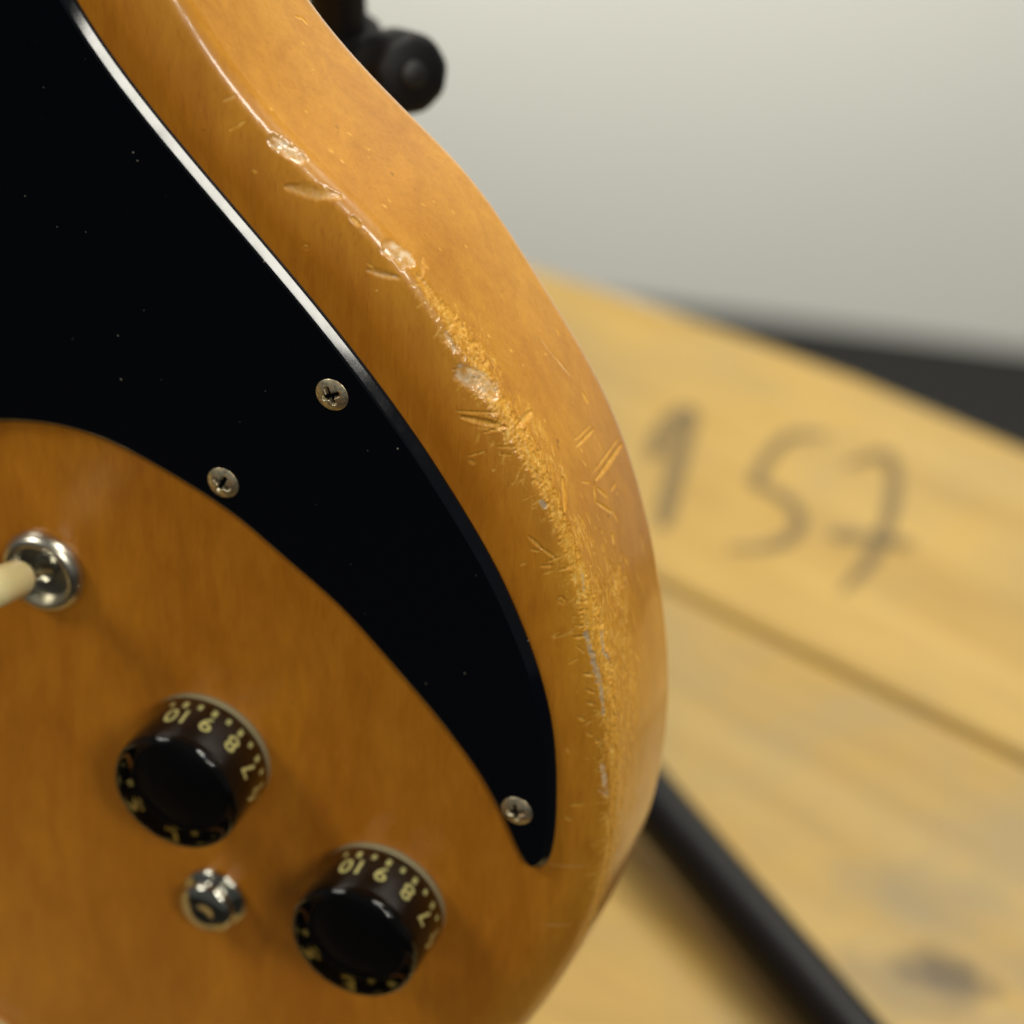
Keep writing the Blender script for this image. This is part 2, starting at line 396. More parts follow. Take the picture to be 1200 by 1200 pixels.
def body_profile(du=.2):
    """profile across the rim: (inset from outline d, height z, arc u with 0 at the corner)"""
    pts = []
    for d in np.arange(13.0, EDGE_R, -.05):
        q = np.clip((SOFT_W-d)/(SOFT_W-EDGE_R), 0, 1); pts.append((d, -SOFT_D*q**2.0))
    slope = np.arctan(2*SOFT_D/(SOFT_W-EDGE_R))
    zc = -SOFT_D; a = np.linspace(slope, np.pi/2, 40)[1:]
    cx = EDGE_R*0; d1 = EDGE_R
    # arc continuing from the soft fall
    r = EDGE_R/(1-np.sin(slope))
    for x in a: pts.append((d1-r*(np.sin(x)-np.sin(slope)), zc-r*(np.cos(slope)-np.cos(x))))
    zl = pts[-1][1]
    for z in np.arange(zl, -BODY_T+BACK_R, -.05)[1:]: 
        q = (z-zl)/(-BODY_T+BACK_R-zl); pts.append((0.0-.5*np.sin(np.pi*q), z))
    for x in np.linspace(0, np.pi/2, 60)[1:]: pts.append((BACK_R*(1-np.cos(x)), -BODY_T+BACK_R-BACK_R*np.sin(x)))
    A = np.array(pts); L = np.concatenate([[0], np.cumsum(np.linalg.norm(np.diff(A, axis=0), axis=1))])
    iu = np.argmin(np.abs(A[:, 0]-.45)+(A[:, 1] < -6)*99)
    u = L-L[iu]
    uu = np.concatenate([np.arange(u[0], -11, .5), np.arange(-11, min(30, u[-1]), du), np.arange(min(30, u[-1]), u[-1], .6), [u[-1]]])
    return np.interp(uu, u, A[:, 0]), np.interp(uu, u, A[:, 1]), uu

def body_grid():
    P, N, s = body_outline(); d, z, u = body_profile()
    X = P[:, None, 0]-N[:, None, 0]*d[None]; Y = P[:, None, 1]-N[:, None, 1]*d[None]
    Z = np.broadcast_to(z[None], X.shape)
    return np.stack([X, Y, Z], -1), s, u

WEAR = [
    ('chip', 72.6, -1.8, 76.6, -0.8, 2.33, 0.3), ('chip', 74.0, -1.4, 77.2, -0.8, 1.51, 0.2), ('gouge', 78.6, -5.4, 85.2, -0.6, 2.74, 0.32),
    ('nick', 89.2, -1.6, 90.4, -1.6, 0.82, 0.15), ('chip', 96.4, -0.6, 99.8, 0.6, 2.6, 0.3), ('chip', 98.6, -0.8, 100.2, -1.0, 0.82, 0.15),
    ('gouge', 96.8, -5.6, 101.0, -2.6, 1.64, 0.22), ('chip', 98.4, -4.8, 100.6, -2.8, 0.55, 0.1), ('scratch', 96.0, -4.8, 97.6, -4.6, 0.55, 0.1),
    ('scratch', 101.2, 3.8, 103.2, 0.6, 0.82, 0.15), ('scratch', 102.4, -0.0, 104.2, 0.4, 0.68, 0.1), ('ring', 87.0, -10.4, 87.0, -10.4, 0.96, 0.1),
    ('scratch', 67.0, -6.0, 67.4, -3.2, 0.55, 0.08), ('gouge', 63.2, -3.8, 63.6, -1.8, 0.68, 0.1), ('nick', 60.2, 22.6, 60.8, 23.2, 0.55, 0.12),
    ('nick', 60.8, 23.6, 62.0, 24.0, 0.68, 0.12), ('nick', 81.4, 5.4, 81.8, 5.4, 0.55, 0.08), ('chip', 112.6, -1.4, 115.8, -1.8, 0.82, 0.15),
    ('chip', 119.8, -2.6, 124.4, -0.0, 3.42, 0.35), ('chip', 122.0, -1.4, 125.2, -0.0, 1.92, 0.2), ('scratch', 124.4, -6.8, 127.8, -1.4, 0.48, 0.12),
    ('scratch', 125.6, -6.6, 130.6, -1.4, 1.1, 0.2), ('scratch', 129.8, -4.8, 130.4, -1.2, 0.55, 0.12), ('scratch', 128.0, -5.6, 130.6, -2.6, 0.41, 0.1),
    ('scratch', 131.8, 0.6, 131.8, 5.4, 1.23, 0.2), ('scratch', 133.0, -4.0, 134.4, -1.4, 0.55, 0.1), ('scratch', 134.2, -4.4, 135.2, -2.8, 0.41, 0.1),
    ('scratch', 132.2, -9.2, 132.6, -6.4, 0.41, 0.1), ('nick', 133.2, -9.2, 133.6, -9.0, 0.82, 0.1), ('gouge', 125.4, 18.8, 129.4, 19.6, 0.55, 0.1),
    ('gouge', 129.0, 19.6, 133.6, 21.0, 0.82, 0.12), ('nick', 126.4, 24.8, 127.4, 24.6, 0.55, 0.08), ('nick', 137.6, 21.8, 139.0, 21.8, 0.82, 0.12),
    ('scratch', 141.4, 12.6, 142.2, 19.0, 0.48, 0.12), ('scratch', 142.4, 12.2, 143.2, 19.6, 0.68, 0.14), ('scratch', 148.2, 13.8, 148.8, 26.6, 0.48, 0.14),
    ('scratch', 149.6, 13.8, 150.2, 27.2, 1.1, 0.18), ('scratch', 144.0, 19.2, 147.8, 19.6, 0.34, 0.08), ('scratch', 149.6, 12.8, 152.2, 11.0, 0.68, 0.14),
    ('scratch', 152.4, 11.2, 157.0, 15.6, 0.68, 0.14), ('scratch', 156.6, 15.8, 159.4, 16.6, 0.55, 0.1), ('scratch', 151.0, 13.2, 153.8, 15.4, 0.68, 0.1),
    ('scratch', 153.8, 17.4, 153.8, 20.2, 0.68, 0.1), ('scratch', 147.6, 9.4, 149.0, 11.6, 0.41, 0.08), ('scratch', 149.8, -6.0, 152.8, -4.6, 0.68, 0.14),
    ('scratch', 152.4, -4.8, 155.2, -3.0, 0.55, 0.12), ('scratch', 144.0, 4.6, 148.4, 1.6, 1.23, 0.25), ('scratch', 144.6, 1.6, 147.0, 0.8, 0.68, 0.15),
    ('scratch', 152.4, -6.4, 153.0, -5.2, 0.48, 0.1), ('scratch', 155.8, -5.8, 156.2, -4.0, 0.68, 0.1), ('ring', 162.8, -4.2, 162.8, -4.2, 1.23, 0.12),
    ('nick', 154.8, -8.8, 154.6, -8.2, 0.55, 0.08), ('nick', 160.0, 13.2, 161.0, 13.0, 0.96, 0.12), ('gouge', 166.4, 24.6, 169.2, 23.8, 1.1, 0.15),
    ('nick', 166.0, 15.8, 166.8, 16.0, 0.68, 0.1), ('scratch', 166.6, 10.4, 168.4, 10.0, 1.51, 0.1), ('scratch', 155.4, -4.8, 155.0, -1.4, 0.41, 0.1),
    ('scratch', 157.4, -3.2, 157.4, -0.6, 0.55, 0.12), ('scratch', 165.6, -2.0, 166.2, -0.2, 0.41, 0.1), ('scratch', 164.0, -1.8, 164.8, 0.4, 0.41, 0.1),
    ('scratch', 170.2, -3.8, 170.6, -1.8, 0.62, 0.12), ('scratch', 172.0, -3.6, 173.6, -2.6, 0.48, 0.1), ('scratch', 169.8, -7.0, 169.6, -5.2, 0.34, 0.08),
    ('scratch', 168.2, -3.0, 168.8, -1.0, 0.55, 0.1), ('scratch', 177.6, -3.4, 178.4, -1.6, 0.62, 0.12), ('scratch', 180.8, -3.4, 181.8, -2.0, 0.55, 0.12),
    ('scratch', 183.4, -3.6, 184.2, -2.2, 0.55, 0.1), ('scratch', 164.2, 0.6, 162.4, -0.8, 0.55, 0.1), ('grey', 170.0, -1.6, 174.0, -1.4, 0.82, 0.12),
    ('grey', 174.0, -1.4, 180.2, -0.8, 1.1, 0.15), ('grey', 180.2, -0.8, 186.2, -1.0, 0.82, 0.12), ('grey', 172.0, 2.0, 175.2, 1.2, 0.96, 0.12),
    ('grey', 176.2, 1.8, 177.4, 2.6, 0.82, 0.1), ('grey', 159.8, 0.8, 162.4, 0.2, 0.55, 0.08), ('grey', 144.8, -2.0, 145.8, -1.6, 0.82, 0.1),
    ('ring', 163.2, -4.0, 163.2, -4.0, 1.1, 0.1), ('nick', 186.4, -5.0, 186.8, -4.6, 0.82, 0.1), ('nick', 182.8, 12.6, 184.4, 13.6, 1.1, 0.1),
    ('nick', 189.8, -4.0, 190.2, -3.6, 0.68, 0.1), ('nick', 191.2, -2.8, 191.6, -2.6, 0.68, 0.1), ('chip', 196.8, -2.0, 203.4, -1.4, 0.96, 0.12),
    ('chip', 202.0, -2.6, 203.2, -1.4, 0.68, 0.1), ('scratch', 205.6, -7.6, 205.0, -5.0, 0.68, 0.08), ('nick', 208.6, -8.0, 209.0, -7.4, 0.68, 0.06),
    ('scratch', 190.0, -1.0, 194.4, -0.2, 1.23, 0.15), ('scratch', 207.8, -1.0, 214.2, 0.4, 0.96, 0.1), ('scratch', 222.8, -0.4, 229.4, -0.0, 0.82, 0.1),
    ('gouge', 236.2, -8.2, 234.4, -3.6, 0.55, 0.05), ('gouge', 220.8, -10.6, 219.2, -3.2, 0.41, 0.04), ('fibre', 166.0, 11.0, 182.6, 5.8, 7.53, 0.1),
    ('fibre', 179.8, 9.4, 196.0, 7.6, 5.48, 0.08), ('fibre', 165.6, 2.8, 197.6, -1.2, 3.56, 0.12), ('fibre', 129.4, 4.8, 144.0, 4.6, 3.01, 0.05),
    ('fibre', 113.8, -0.2, 122.0, 2.8, 4.66, 0.16), ('fibre', 129.0, 1.2, 141.6, 0.6, 4.11, 0.16),
]
BAND = [(101.2, 0.00, 0.00), (105.6, 0.55, 1.10), (111.8, 0.68, 3.01), (118.0, 1.10, 4.11), (122.6, 2.19, 1.92), (127.6, 2.74, 1.92), (132.0, 3.29, 2.74), (136.4, 2.47, 1.92), (142.8, 1.92, 1.64), (147.8, 1.64, 1.92), (154.0, 1.92, 1.37), (160.6, 1.92, 2.19), (166.2, 2.19, 3.01), (172.8, 1.92, 4.11), (180.4, 1.64, 3.56), (189.0, 1.23, 2.47), (198.2, 0.82, 1.64), (207.4, 0.55, 1.23), (219.4, 0.55, 1.10), (232.2, 0.55, 0.96), (242.0, 0.27, 0.41)]

def vnoise(a, b, seed=0):
    ia, ib = np.floor(a).astype(np.int64), np.floor(b).astype(np.int64); fa, fb = a-ia, b-ib
    fa, fb = fa*fa*(3-2*fa), fb*fb*(3-2*fb)
    def h(x, y):
        k = (x*374761393+y*668265263+seed*974634777) & 0xffffffff
        k = ((k ^ (k >> 13))*1274126177) & 0xffffffff
        return ((k ^ (k >> 16)) & 0xffff)/65535.0
    return (h(ia, ib)*(1-fa)+h(ia+1, ib)*fa)*(1-fb)+(h(ia, ib+1)*(1-fa)+h(ia+1, ib+1)*fa)*fb
def fbm(a, b, seed=0, o=3):
    r, w, t = 0, 1, 0
    for i in range(o): r = r+w*vnoise(a*2**i, b*2**i, seed+i*17); t += w; w *= .55
    return r/t
def sstep(x): x = np.clip(x, 0, 1); return x*x*(3-2*x)

SG = -1
def build_body():
    V, s, u = body_grid(); ns, nu = V.shape[:2]
    S, U = np.meshgrid(s, u, indexing='ij')
    dS, dU = np.gradient(V, axis=0), np.gradient(V, axis=1)
    Nn = np.cross(dU, dS); Nn /= np.maximum(np.linalg.norm(Nn, axis=2, keepdims=True), 1e-9)
    mid = np.argmin(np.abs(u+8))
    if Nn[:, mid, 2].mean() < 0: Nn = -Nn
    h = np.zeros((ns, nu)); wear = np.zeros((ns, nu)); chip = np.zeros((ns, nu)); grey = np.zeros((ns, nu))
    Yg, Xg = V[..., 1], V[..., 0]-V[..., 2]*.9
    # the worn strip along the corner: ragged, with fibres running up and down the body
    B = np.array(sorted(BAND)); face_w, side_w = np.interp(S, B[:, 0], B[:, 1], 0, 0), np.interp(S, B[:, 0], B[:, 2], 0, 0)
    n1 = fbm(Xg*1.5, Yg*1.1, 3, 3); n2 = fbm(S*2.4, U*.55, 9, 3)
    wd = np.where(U < 0, face_w, side_w); rag = -.12+1.5*n2*.62+1.05*n1*.62
    m = sstep((wd*rag-np.abs(U))/.28+.4)*(wd > .05)
    fine = fbm(Xg*4.6+Yg*.7, Yg*.75, 21, 3)
    m *= sstep((fine-.22)/.25)*.5+.5
    fibre = fbm(Xg*4.2-Yg*.5, Yg*.6, 31, 3)
    h -= m*(.07+.20*(1-fibre)); wear = np.maximum(wear, m*(.42+.42*sstep((n2-.35)/.3)))
    # lumpy crumbles beside the strip
    lump = fbm(Xg*2.3, Yg*1.7, 55, 2); near = np.exp(-(np.abs(U)/(wd*1.6+.2))**2)*(wd > .05)
    cr = sstep((lump-.66)/.08)*near
    h -= cr*.06; wear = np.maximum(wear, cr*.75)
    # many small random knocks: along the fibres on the side, across the corner on the face
    rnd = random.Random(11); extra = []
    for _ in range(420):
        sc = rnd.uniform(150, 232); wb = float(np.interp(sc, B[:, 0], B[:, 2]))
        uc = abs(rnd.gauss(0, 1))*(2.2+wb*.9)+.6; ln = rnd.uniform(.5, 3.2)*(1 if rnd.random() < .8 else 1.8); an = rnd.gauss(0, .28)
        extra.append(('scratch', sc, uc, sc+ln*math.cos(an), uc+ln*math.sin(an), rnd.uniform(.22, .55), rnd.uniform(.03, .10)))
    for _ in range(150):
        sc = rnd.uniform(104, 226); wb = float(np.interp(sc, B[:, 0], B[:, 1])); ln = rnd.uniform(.5, 2.2)
        uc = -abs(rnd.gauss(0, 1))*(wb*.8+.3)-.2; an = rnd.gauss(.45, .35)
        extra.append(('scratch', sc, uc, sc+ln*math.sin(an), uc-ln*math.cos(an), rnd.uniform(.22, .5), rnd.uniform(.03, .09)))
    for _ in range(70):
        sc = rnd.uniform(60, 215); uc = rnd.uniform(-8, 22); ln = rnd.uniform(.1, .5)
        extra.append(('nick', sc, uc, sc+ln, uc+ln*.3, rnd.uniform(.25, .6), rnd.uniform(.03, .08)))
    for kind, s0, u0, s1, u1, wdt, dep in WEAR+extra:
        pad = wdt*2.5+1
        a, b = np.searchsorted(s, min(s0, s1)-pad), np.searchsorted(s, max(s0, s1)+pad)
        sl = (slice(a, b), slice(None)); s_, u_ = S[sl], U[sl]
        L = max(math.hypot(s1-s0, u1-u0), 1e-4); dx, dy = (s1-s0)/L, (u1-u0)/L
        t = ((s_-s0)*dx+(u_-u0)*dy)/L; dpp = (s_-s0)*-dy+(u_-u0)*dx
        tc = np.clip(t, 0, 1); ex_ = (t-tc)*L
        wob = fbm(s_*1.9+dep*50, u_*1.9, int(s0*10) % 97, 3)-.5
        if kind in ('gouge', 'scratch', 'nick'):
            taper = (.35+.65*np.sin(np.pi*np.clip(t*.9+.05, 0, 1))) if kind != 'nick' else 1.0
            rr = np.sqrt(dpp**2+ex_**2)/(wdt*.5*taper+1e-6)+wob*.5
            k = np.exp(-rr**2*1.2) if kind != 'gouge' else sstep(1.15-rr)*np.clip(.6+.3*SG*dpp/wdt, .2, 1.0)
            h[sl] -= dep*k*1.1
            h[sl] += dep*.30*np.exp(-((rr-1.5)/.35)**2)*(kind != 'gouge')
            if kind == 'gouge': chip[sl] = np.maximum(chip[sl], k*.75*sstep(.5+abs(dpp)/wdt*.2+dpp/wdt*SG*1.4))  # lit side of the gouge painted in with the pale chip colour
            wear[sl] = np.maximum(wear[sl], k*{'gouge': .55, 'scratch': .80, 'nick': .75}[kind])
        elif kind == 'chip':
            rr = np.sqrt(dpp**2+ex_**2)/(wdt*.5)+wob*.7
            k = sstep((1.0-rr)/.55+.35); fac = fbm(s_*.6, u_*.6, int(s0*7) % 61, 1)
            h[sl] -= dep*k*(.35+.45*fac); chip[sl] = np.maximum(chip[sl], k*(.20+.75*sstep((fbm(s_*.9, u_*.9, 77, 2)-.2)/.5)))
        elif kind == 'grey':
            rr = np.sqrt(dpp**2+ex_**2)/(wdt*.5)+wob*1.6
            k = sstep((1.0-rr)/.5+.4)*sstep((fine[sl]-.25)/.2); h[sl] -= dep*k*.6; grey[sl] = np.maximum(grey[sl], k*.6)
        elif kind == 'ring':
            rr = np.hypot(s_-s0, u_-u0)/(wdt*.5)
            k = np.exp(-((rr-.85)/.25)**2); h[sl] -= dep*k*.8; wear[sl] = np.maximum(wear[sl], .55*sstep(1.2-rr))
        elif kind == 'fibre':
            g = np.exp(-((dpp/(wdt*.5))**2+(ex_/(wdt*.5))**2)*1.0)
            f = fbm(Xg[sl]*2.1+wob*2, Yg[sl]*.9, int(s0) % 53, 4)
            k = sstep((f-.49)/.09)*sstep(g*1.8-.15)
            h[sl] -= dep*k*.9; wear[sl] = np.maximum(wear[sl], k*.52)
    h += (fbm(Xg*.9, Yg*.35, 66, 3)-.5)*.035*sstep((np.abs(U)+.5)/1.5)     # faint unevenness of the sprayed finish
    h[:, 0] = 0; h[:, 1] = 0
    V = V+Nn*h[..., None]
    idx = np.arange(ns*nu).reshape(ns, nu); nxt = np.roll(idx, -1, 0)
    F = np.stack([idx[:, :-1], nxt[:, :-1], nxt[:, 1:], idx[:, 1:]], -1).reshape(-1, 4)
    verts = V.reshape(-1, 3)*.001
    from mathutils.geometry import tessellate_polygon
    front = [int(i) for i in idx[:, 0]]; back = [int(i) for i in idx[:, -1]]
    tf = [tuple(front[i] for i in tri) for tri in tessellate_polygon([[Vector((*V[j, 0, :2], 0)) for j in range(ns)]])]
    tb = [tuple(back[i] for i in tri) for tri in tessellate_polygon([[Vector((*V[j, -1, :2], 0)) for j in range(ns)]])]
    me = bpy.data.meshes.new('body')
    T = np.array(tf+tb, int); nq, nt = len(F), len(T)
    p, q, r = (V.reshape(-1, 3)[F[nq//3, i]] for i in (0, 1, 2))
    if np.dot(np.cross(q-p, r-q), Nn.reshape(-1, 3)[F[nq//3, 0]]) < 0: F = F[:, ::-1]
    def zdir(tr): a, b_, c_ = (V.reshape(-1, 3)[i] for i in tr); return np.cross(b_-a, c_-a)[2]
    T[:len(tf)] = [t if zdir(t) > 0 else t[::-1] for t in T[:len(tf)]]; T[len(tf):] = [t if zdir(t) < 0 else t[::-1] for t in T[len(tf):]]
    me.vertices.add(len(verts)); me.vertices.foreach_set('co', verts.ravel())
    me.loops.add(nq*4+nt*3); me.loops.foreach_set('vertex_index', np.concatenate([F.ravel(), T.ravel()]))
    me.polygons.add(nq+nt); me.polygons.foreach_set('loop_start', np.concatenate([np.arange(nq)*4, nq*4+np.arange(nt)*3]))
    me.update(calc_edges=True); me.validate()
    me.polygons.foreach_set('use_smooth', [True]*len(me.polygons))
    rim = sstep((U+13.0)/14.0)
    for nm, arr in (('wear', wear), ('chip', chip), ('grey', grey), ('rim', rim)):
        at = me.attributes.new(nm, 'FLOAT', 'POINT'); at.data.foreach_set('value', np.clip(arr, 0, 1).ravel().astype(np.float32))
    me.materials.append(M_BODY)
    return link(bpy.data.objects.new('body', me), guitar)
build_body()

# pickguard: flat plate with a chamfered edge
PG = [(-56.36, 85.68), (-52.32, 78.23), (-46.91, 70.92), (-40.52, 63.71), (-33.49, 56.54), (-26.14, 49.37), (-18.69, 42.13), (-11.37, 34.78), (-4.31, 27.27), (2.38, 19.57), (8.65, 11.65), (19.06, -3.51), (24.81, -14.52), (29.14, -25.37), (31.68, -35.28), (33.01, -47.68), (33.05, -59.01), (32.05, -63.61), (30.24, -65.22), (28.15, -64.61), (22.92, -54.91), (18.67, -47.87),
      (12.07, -39.85), (3.97, -31.52), (-7.22, -21.05), (-18.28, -13.48), (-27.73, -7.55), (-38.79, -2.93), (-49.94, 0.33), (-58.03, 0.88), (-64.63, 0.15), (-71.36, -1.45), (-85.25, -6.85), (-101, -15), (-108, -12), (-110, 10), (-110, 60), (-110, 130), (-108, 150), (-98, 156), (-80, 150), (-71, 132), (-67, 113), (-62.5, 98)]
def build_pickguard():
    c = np.concatenate([closed_spline(PG, 14)]); seg = np.linalg.norm(np.roll(c, -1, 0)-c, axis=1); L = np.concatenate([[0], np.cumsum(seg)])
    cc = np.vstack([c, c[:1]]); s = np.arange(0, L[-1]-.4, .6); P = np.stack([np.interp(s, L, cc[:, k]) for k in (0, 1)], 1)
    T = np.roll(P, -2, 0)-np.roll(P, 2, 0); T /= np.linalg.norm(T, axis=1)[:, None]
    for _ in range(4): T = .25*np.roll(T, 1, 0)+.5*T+.25*np.roll(T, -1, 0)
    N = np.stack([T[:, 1], -T[:, 0]], 1)
    if np.sum(P[:, 0]*np.roll(P[:, 1], -1)-np.roll(P[:, 0], -1)*P[:, 1]) < 0: N = -N
    prof = [(0.0, .0), (0.0, .42), (.06, .52), (.16, .62), (.24, .70), (1.14, 1.60), (1.22, 1.67), (1.34, 1.73), (1.48, 1.79), (1.67, 1.81)]
    n = len(P); vs = []
    for d, z in prof: vs += [(*(P[i]-N[i]*d), z+.03) for i in range(n)]
    fs = [(a*n+i, a*n+(i+1) % n, (a+1)*n+(i+1) % n, (a+1)*n+i) for a in range(len(prof)-1) for i in range(n)]
    from mathutils.geometry import tessellate_polygon
    b = (len(prof)-1)*n
    fs += [tuple(b+i for i in tri) for tri in tessellate_polygon([[Vector((*vs[b+i][:2], 0)) for i in range(n)]])]
    o = mesh_obj('pickguard', vs, fs, M_PG, guitar, True, .001)
    bm = bmesh.new(); bm.from_mesh(o.data); bmesh.ops.recalc_face_normals(bm, faces=bm.faces)
    if max(bm.faces, key=lambda f: f.calc_center_median().z).normal.z < 0: bmesh.ops.reverse_faces(bm, faces=bm.faces)
    bm.to_mesh(o.data); bm.free()
    return o
pg = build_pickguard()

def build_screw(parent, x, y, z, rot, me=None):
    if me is None:
        nr, na = 26, 72; vs, fs = [(0, 0, 0)], []
        R = 2.85
        def hh(px, py):
            r = math.hypot(px, py)/R
            z = .95*(1-r**2.2)*.9 if r < 1 else 0
            best = 0
            for ax in (0, math.pi/2):
                a, b_ = px*math.cos(ax)+py*math.sin(ax), -px*math.sin(ax)+py*math.cos(ax)
                wq = .52*(1-.28*abs(a)/1.7)
                k = max(0, min(1, (wq-abs(b_))/.22+.3))*max(0, min(1, (1.75-abs(a))/.3))
                best = max(best, k*(1.25-.35*abs(a)))
            return z-best
        vs[0] = (0, 0, hh(0, 0))
        for i in range(1, nr+1):
            r = R*(i/nr)**.85
            for k in range(na):
                a = 2*math.pi*k/na; vs.append((r*math.cos(a), r*math.sin(a), hh(r*math.cos(a), r*math.sin(a))))
        for k in range(na): vs.append((R*math.cos(2*math.pi*k/na), R*math.sin(2*math.pi*k/na), -.35))
        for k in range(na): fs.append((0, 1+k, 1+(k+1) % na))
        for i in range(nr):
            for k in range(na):
                j = (k+1) % na; fs.append((1+i*na+k, 1+(i+1)*na+k, 1+(i+1)*na+j, 1+i*na+j))
        o = mesh_obj('screw', vs, fs, M_SCREW, parent, True, .001)
    else: o = link(bpy.data.objects.new('screw', me), parent)
    o.location = (x*.001, y*.001, z*.001); o.rotation_euler = (0, 0, rot); return o
s1 = build_screw(pg, -8.67, 21.0, 1.84, .5)
build_screw(pg, -28.3, -1.04, 1.84, 1.1, s1.data)
build_screw(pg, 26.6, -52.6, 1.84, .25, s1.data)

# knobs: clear acrylic barrel round a black core with printed numerals
def glyph(body, size):
    cu = bpy.data.curves.new('glyph', 'FONT'); cu.body = body; cu.size = size; cu.align_x = 'CENTER'; cu.offset = .02*size/3.6; cu.resolution_u = 5
    ob = bpy.data.objects.new('glyph', cu); COL.objects.link(ob); bpy.context.view_layer.update()
    me = ob.evaluated_get(bpy.context.evaluated_depsgraph_get()).to_mesh()
    v = [tuple(p.co) for p in me.vertices]; f = [tuple(p.vertices) for p in me.polygons]
    bpy.data.objects.remove(ob); bpy.data.curves.remove(cu); return v, f
CORE_R = 9.7
def on_core(v, th, z0, lift=.05):
    a = th+v[0]/CORE_R; r = CORE_R-.02*(v[1]+z0-2)+lift
    return (r*math.cos(a), r*math.sin(a), v[1]+z0)
def build_knob(x, y, th10):
    k = bpy.data.objects.new('control_knob', None); link(k, guitar); k.location = (x*.001, y*.001, 0); k.empty_display_size = .01
    lathe('washer', [(0, .05), (12.0, .05), (12.2, .3), (12.2, 1.5), (11.9, 1.75), (0, 1.75)], M_WASHER, k, 96)
    lathe('core', [(0, 1.78), (12.15, 1.78), (12.15, 1.86), (CORE_R, 1.9), (CORE_R, 2.3), (CORE_R-.17, 9.9), (CORE_R-.4, 10.4), (CORE_R-.9, 10.6), (0, 10.6)], M_KNOB, k, 96)
    R0, R1 = 12.45, 12.0
    lathe('clear_barrel', [(0, 1.84), (R0-.2, 1.84), (R0, 2.05), (R1, 13.0), (R1-.12, 13.5), (R1-.4, 13.95), (R1-.8, 14.2), (R1-1.3, 14.3), (9.6, 14.3), (5, 14.27), (0, 14.25)], M_ACR, k, 128, ang=60)
    for i in range(11):
        th = th10+math.radians(30.3)*(i-10)
        v, f = glyph(str(i), 4.7)
        mesh_obj('numeral', [on_core(p, th, 4.4) for p in v], f, M_NUM, k, False, .001)
    vs, fs = [], []
    for j in range(22):
        th = th10+math.radians(30.3)*(j*.5-10); hw, h0, h1 = (.40, 2.3, 3.75) if j % 2 == 0 else (.36, 2.3, 3.5)
        b = len(vs); vs += [on_core((a, c), th, 0) for a, c in ((-hw, h0), (hw, h0), (hw, h1), (-hw, h1))]; fs.append((b, b+1, b+2, b+3))
    mesh_obj('tick_marks', vs, fs, M_NUM, k, False, .001)
    return k
build_knob(-32.8, -60.1, math.radians(107))
build_knob(1.6, -82.5, math.radians(110))

# toggle switch
def axis_matrix(d, loc):
    q = Vector(d).to_track_quat('Z', 'Y').to_matrix().to_4x4(); return Matrix.Translation(loc) @ q
tg = bpy.data.objects.new('toggle_switch', None); link(tg, guitar); tg.location = (-.0644, -.0301, 0); tg.empty_display_size = .01
lathe('mounting_nut', [(7.9, .05), (8.0, .3), (7.9, 1.1), (7.3, 2.2), (6.8, 2.6), (6.3, 2.7), (5.9, 2.5), (5.5, 1.4), (5.2, .5), (2.4, .25), (0, .25)], M_CHROME2, tg, 72)
lv = axis_matrix((.04, .40, 1), (0, .4, .3))
lathe('lever', [(0, 0), (2.4, 0), (2.3, 1.6), (1.45, 2.6), (1.3, 11.5), (0, 11.5)], M_CHROME, tg, 32, lv)
lathe('lever_tip', [(0, 9.6), (2.6, 9.6), (3.1, 9.9), (3.3, 10.6), (3.5, 18), (3.4, 21), (2.6, 22.6), (1.3, 23.3), (0, 23.5)], M_CREAM, tg, 40, lv)

# chrome dome between the knobs, cream knob at the lower left
dm = lathe('chrome_dome', [(6.0, .05), (6.3, .4), (6.2, 1.0), (5.9, 1.3), (5.2, 1.6), (4.2, 2.0), (4.0, 2.6), (4.6, 3.1), (5.3, 3.5), (5.4, 4.1), (5.0, 4.7), (4.0, 5.3), (2.6, 5.65), (1.6, 5.6), (0.9, 5.3), (0, 5.2)], M_CHROME, guitar, 64, ang=70)
dm.location = (-.0320, -.0945, 0)
cr = lathe('cream_button', [(9.0, .05), (9.6, .5), (9.6, 3.0), (9.0, 4.6), (7.4, 5.6), (4, 6.0), (0, 6.0)], M_CREAM, guitar, 64, ang=60)
cr.location = (-.0845, -.1545, 0)

# ------------------------------------------------------------------ guitar stand behind and below the guitar
PX, PY = -.0344, .4611
stand = empty('guitar_stand', Matrix.Translation((PX, PY, 0)))
tag(stand, 'black tubular guitar stand with splayed leg and clamp knob behind the guitar', 'stand')
tube('post', [(0, 0, .06), (0, 0, .62)], .0058, M_TUBE, stand, 28)
hub = lathe('hub', [(0, 128), (13, 128), (14.5, 130), (14.5, 152), (13, 154), (0, 154)], M_RUBBER, stand, 40)
def leg(tip, h=.140):
    a = Vector((0, 0, h)); b = Vector((tip[0]-PX, tip[1]-PY, .0135)); d = (b-a).normalized()
    o = tube('leg', [a+d*.012, b], .0073, M_TUBE, stand, 28)
    e = tube('rubber_foot', [b-d*.020, b-d*.018, b+d*.005, b+d*.008], .0095, M_RUBBER, None, 24); e.parent = o; return o
LEG_TIP, LEG_MID, LEG_BACK = Vector((0.1053, 0.3513, 0.0075)), Vector((0.0371, 0.4593, 0.0165)), Vector((-0.0107, 0.5351, 0.0246))
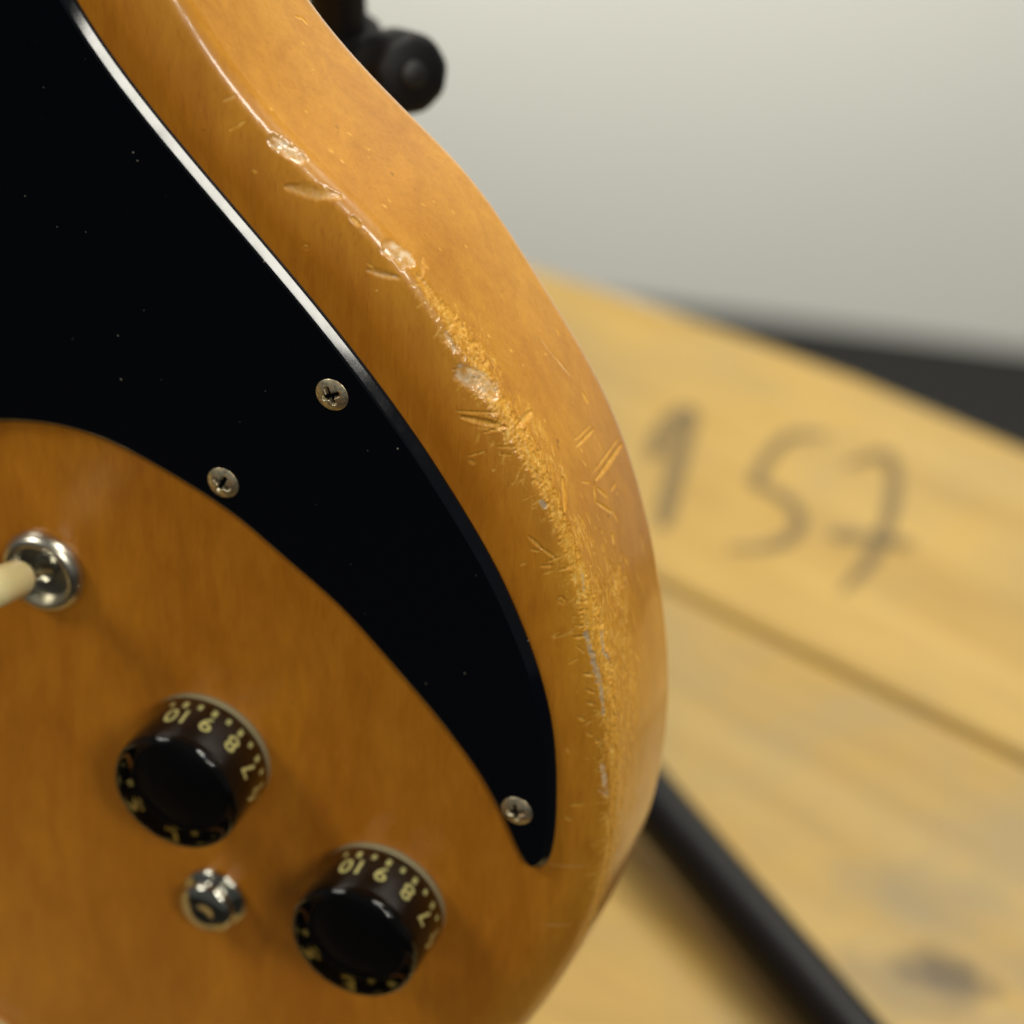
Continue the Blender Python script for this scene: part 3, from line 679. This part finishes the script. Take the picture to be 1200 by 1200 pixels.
def bent_leg(pts):
    off = Vector((PX, PY, 0)); P = [Vector((0, 0, .10)), Vector((0, 0, .06))]+[p-off for p in pts]
    Q = []
    for i in range(len(P)-1):
        p0, p1, p2, p3 = P[max(i-1, 0)], P[i], P[i+1], P[min(i+2, len(P)-1)]
        for j in range(10):
            t = j/10; Q.append(.5*(2*p1+(p2-p0)*t+(2*p0-5*p1+4*p2-p3)*t*t+(3*p1-p0-3*p2+p3)*t**3))
    Q.append(P[-1]); o = tube('leg', Q, .0077, M_TUBE, stand, 28); d = (P[-1]-P[-2]).normalized()
    e = tube('rubber_foot', [P[-1]-d*.022, P[-1]-d*.020, P[-1]+d*.006, P[-1]+d*.008], .0092, M_RUBBER, None, 24); e.parent = o
bent_leg([LEG_BACK, LEG_MID, LEG_TIP]); leg((-.065, .60)); leg((-.20, .47))
lathe('clamp_collar', [(0, 216), (7.6, 216), (8.6, 217), (8.6, 237.5), (7.6, 238.5), (0, 238.5)], M_RUBBER, stand, 40)
kd = (Vector((-.0202, .4366, .2425))-Vector((PX, PY, .2320))); kn = kd.normalized()
tube('clamp_bolt', [kn*.010+Vector((0, 0, .2320)), kn*.030+Vector((0, 0, .2320))], .0045, M_TUBE, stand, 16)
def lobed(name, M, R, h, lobes, mat, parent):
    n, vs, fs = 72, [], []
    prof = [(.72, 0), (.94, .06), (1, .25), (1, .75), (.94, .92), (.75, 1)]
    for f, z in prof:
        for i in range(n):
            a = 2*math.pi*i/n; r = R*f*(1+.012*math.cos(lobes*a)); vs.append(M @ Vector((r*math.cos(a), r*math.sin(a), z*h)))
    for a in range(len(prof)-1):
        for i in range(n): fs.append((a*n+i, a*n+(i+1) % n, (a+1)*n+(i+1) % n, (a+1)*n+i))
    fs.append(tuple(reversed(range(n)))); fs.append(tuple(range((len(prof)-1)*n, len(prof)*n)))
    return sharpen(mesh_obj(name, vs, fs, mat, parent), 50)
KM = Matrix.Translation(Vector((0, 0, .2320))+kn*.022) @ kn.to_track_quat('Z', 'Y').to_matrix().to_4x4()
kb = lobed('clamp_knob', KM, .0080, .0115, 9, M_RUBBER, stand)
cap = lathe('bolt_cap', [(0, 0), (2.8, 0), (2.6, .7), (1.6, 1.2), (0, 1.3)], M_CAP, kb, 24, None)
cap.matrix_local = KM @ Matrix.Translation((0, 0, .0115))
# cradle arms that carry the guitar from below
for sx in (-1, 1):
    base = GM @ Vector((-.125+sx*.07, -.196, -.046)); fr = GM @ Vector((-.125+sx*.07, -.204, .012)); tipu = GM @ Vector((-.125+sx*.07, -.186, .020))
    off = Vector((PX, PY, 0))
    tube('cradle_arm', [Vector((0, 0, .075))+Vector((sx*.005, -.004, 0)), base-off, fr-off, tipu-off], .006, M_FOAM, stand, 18)
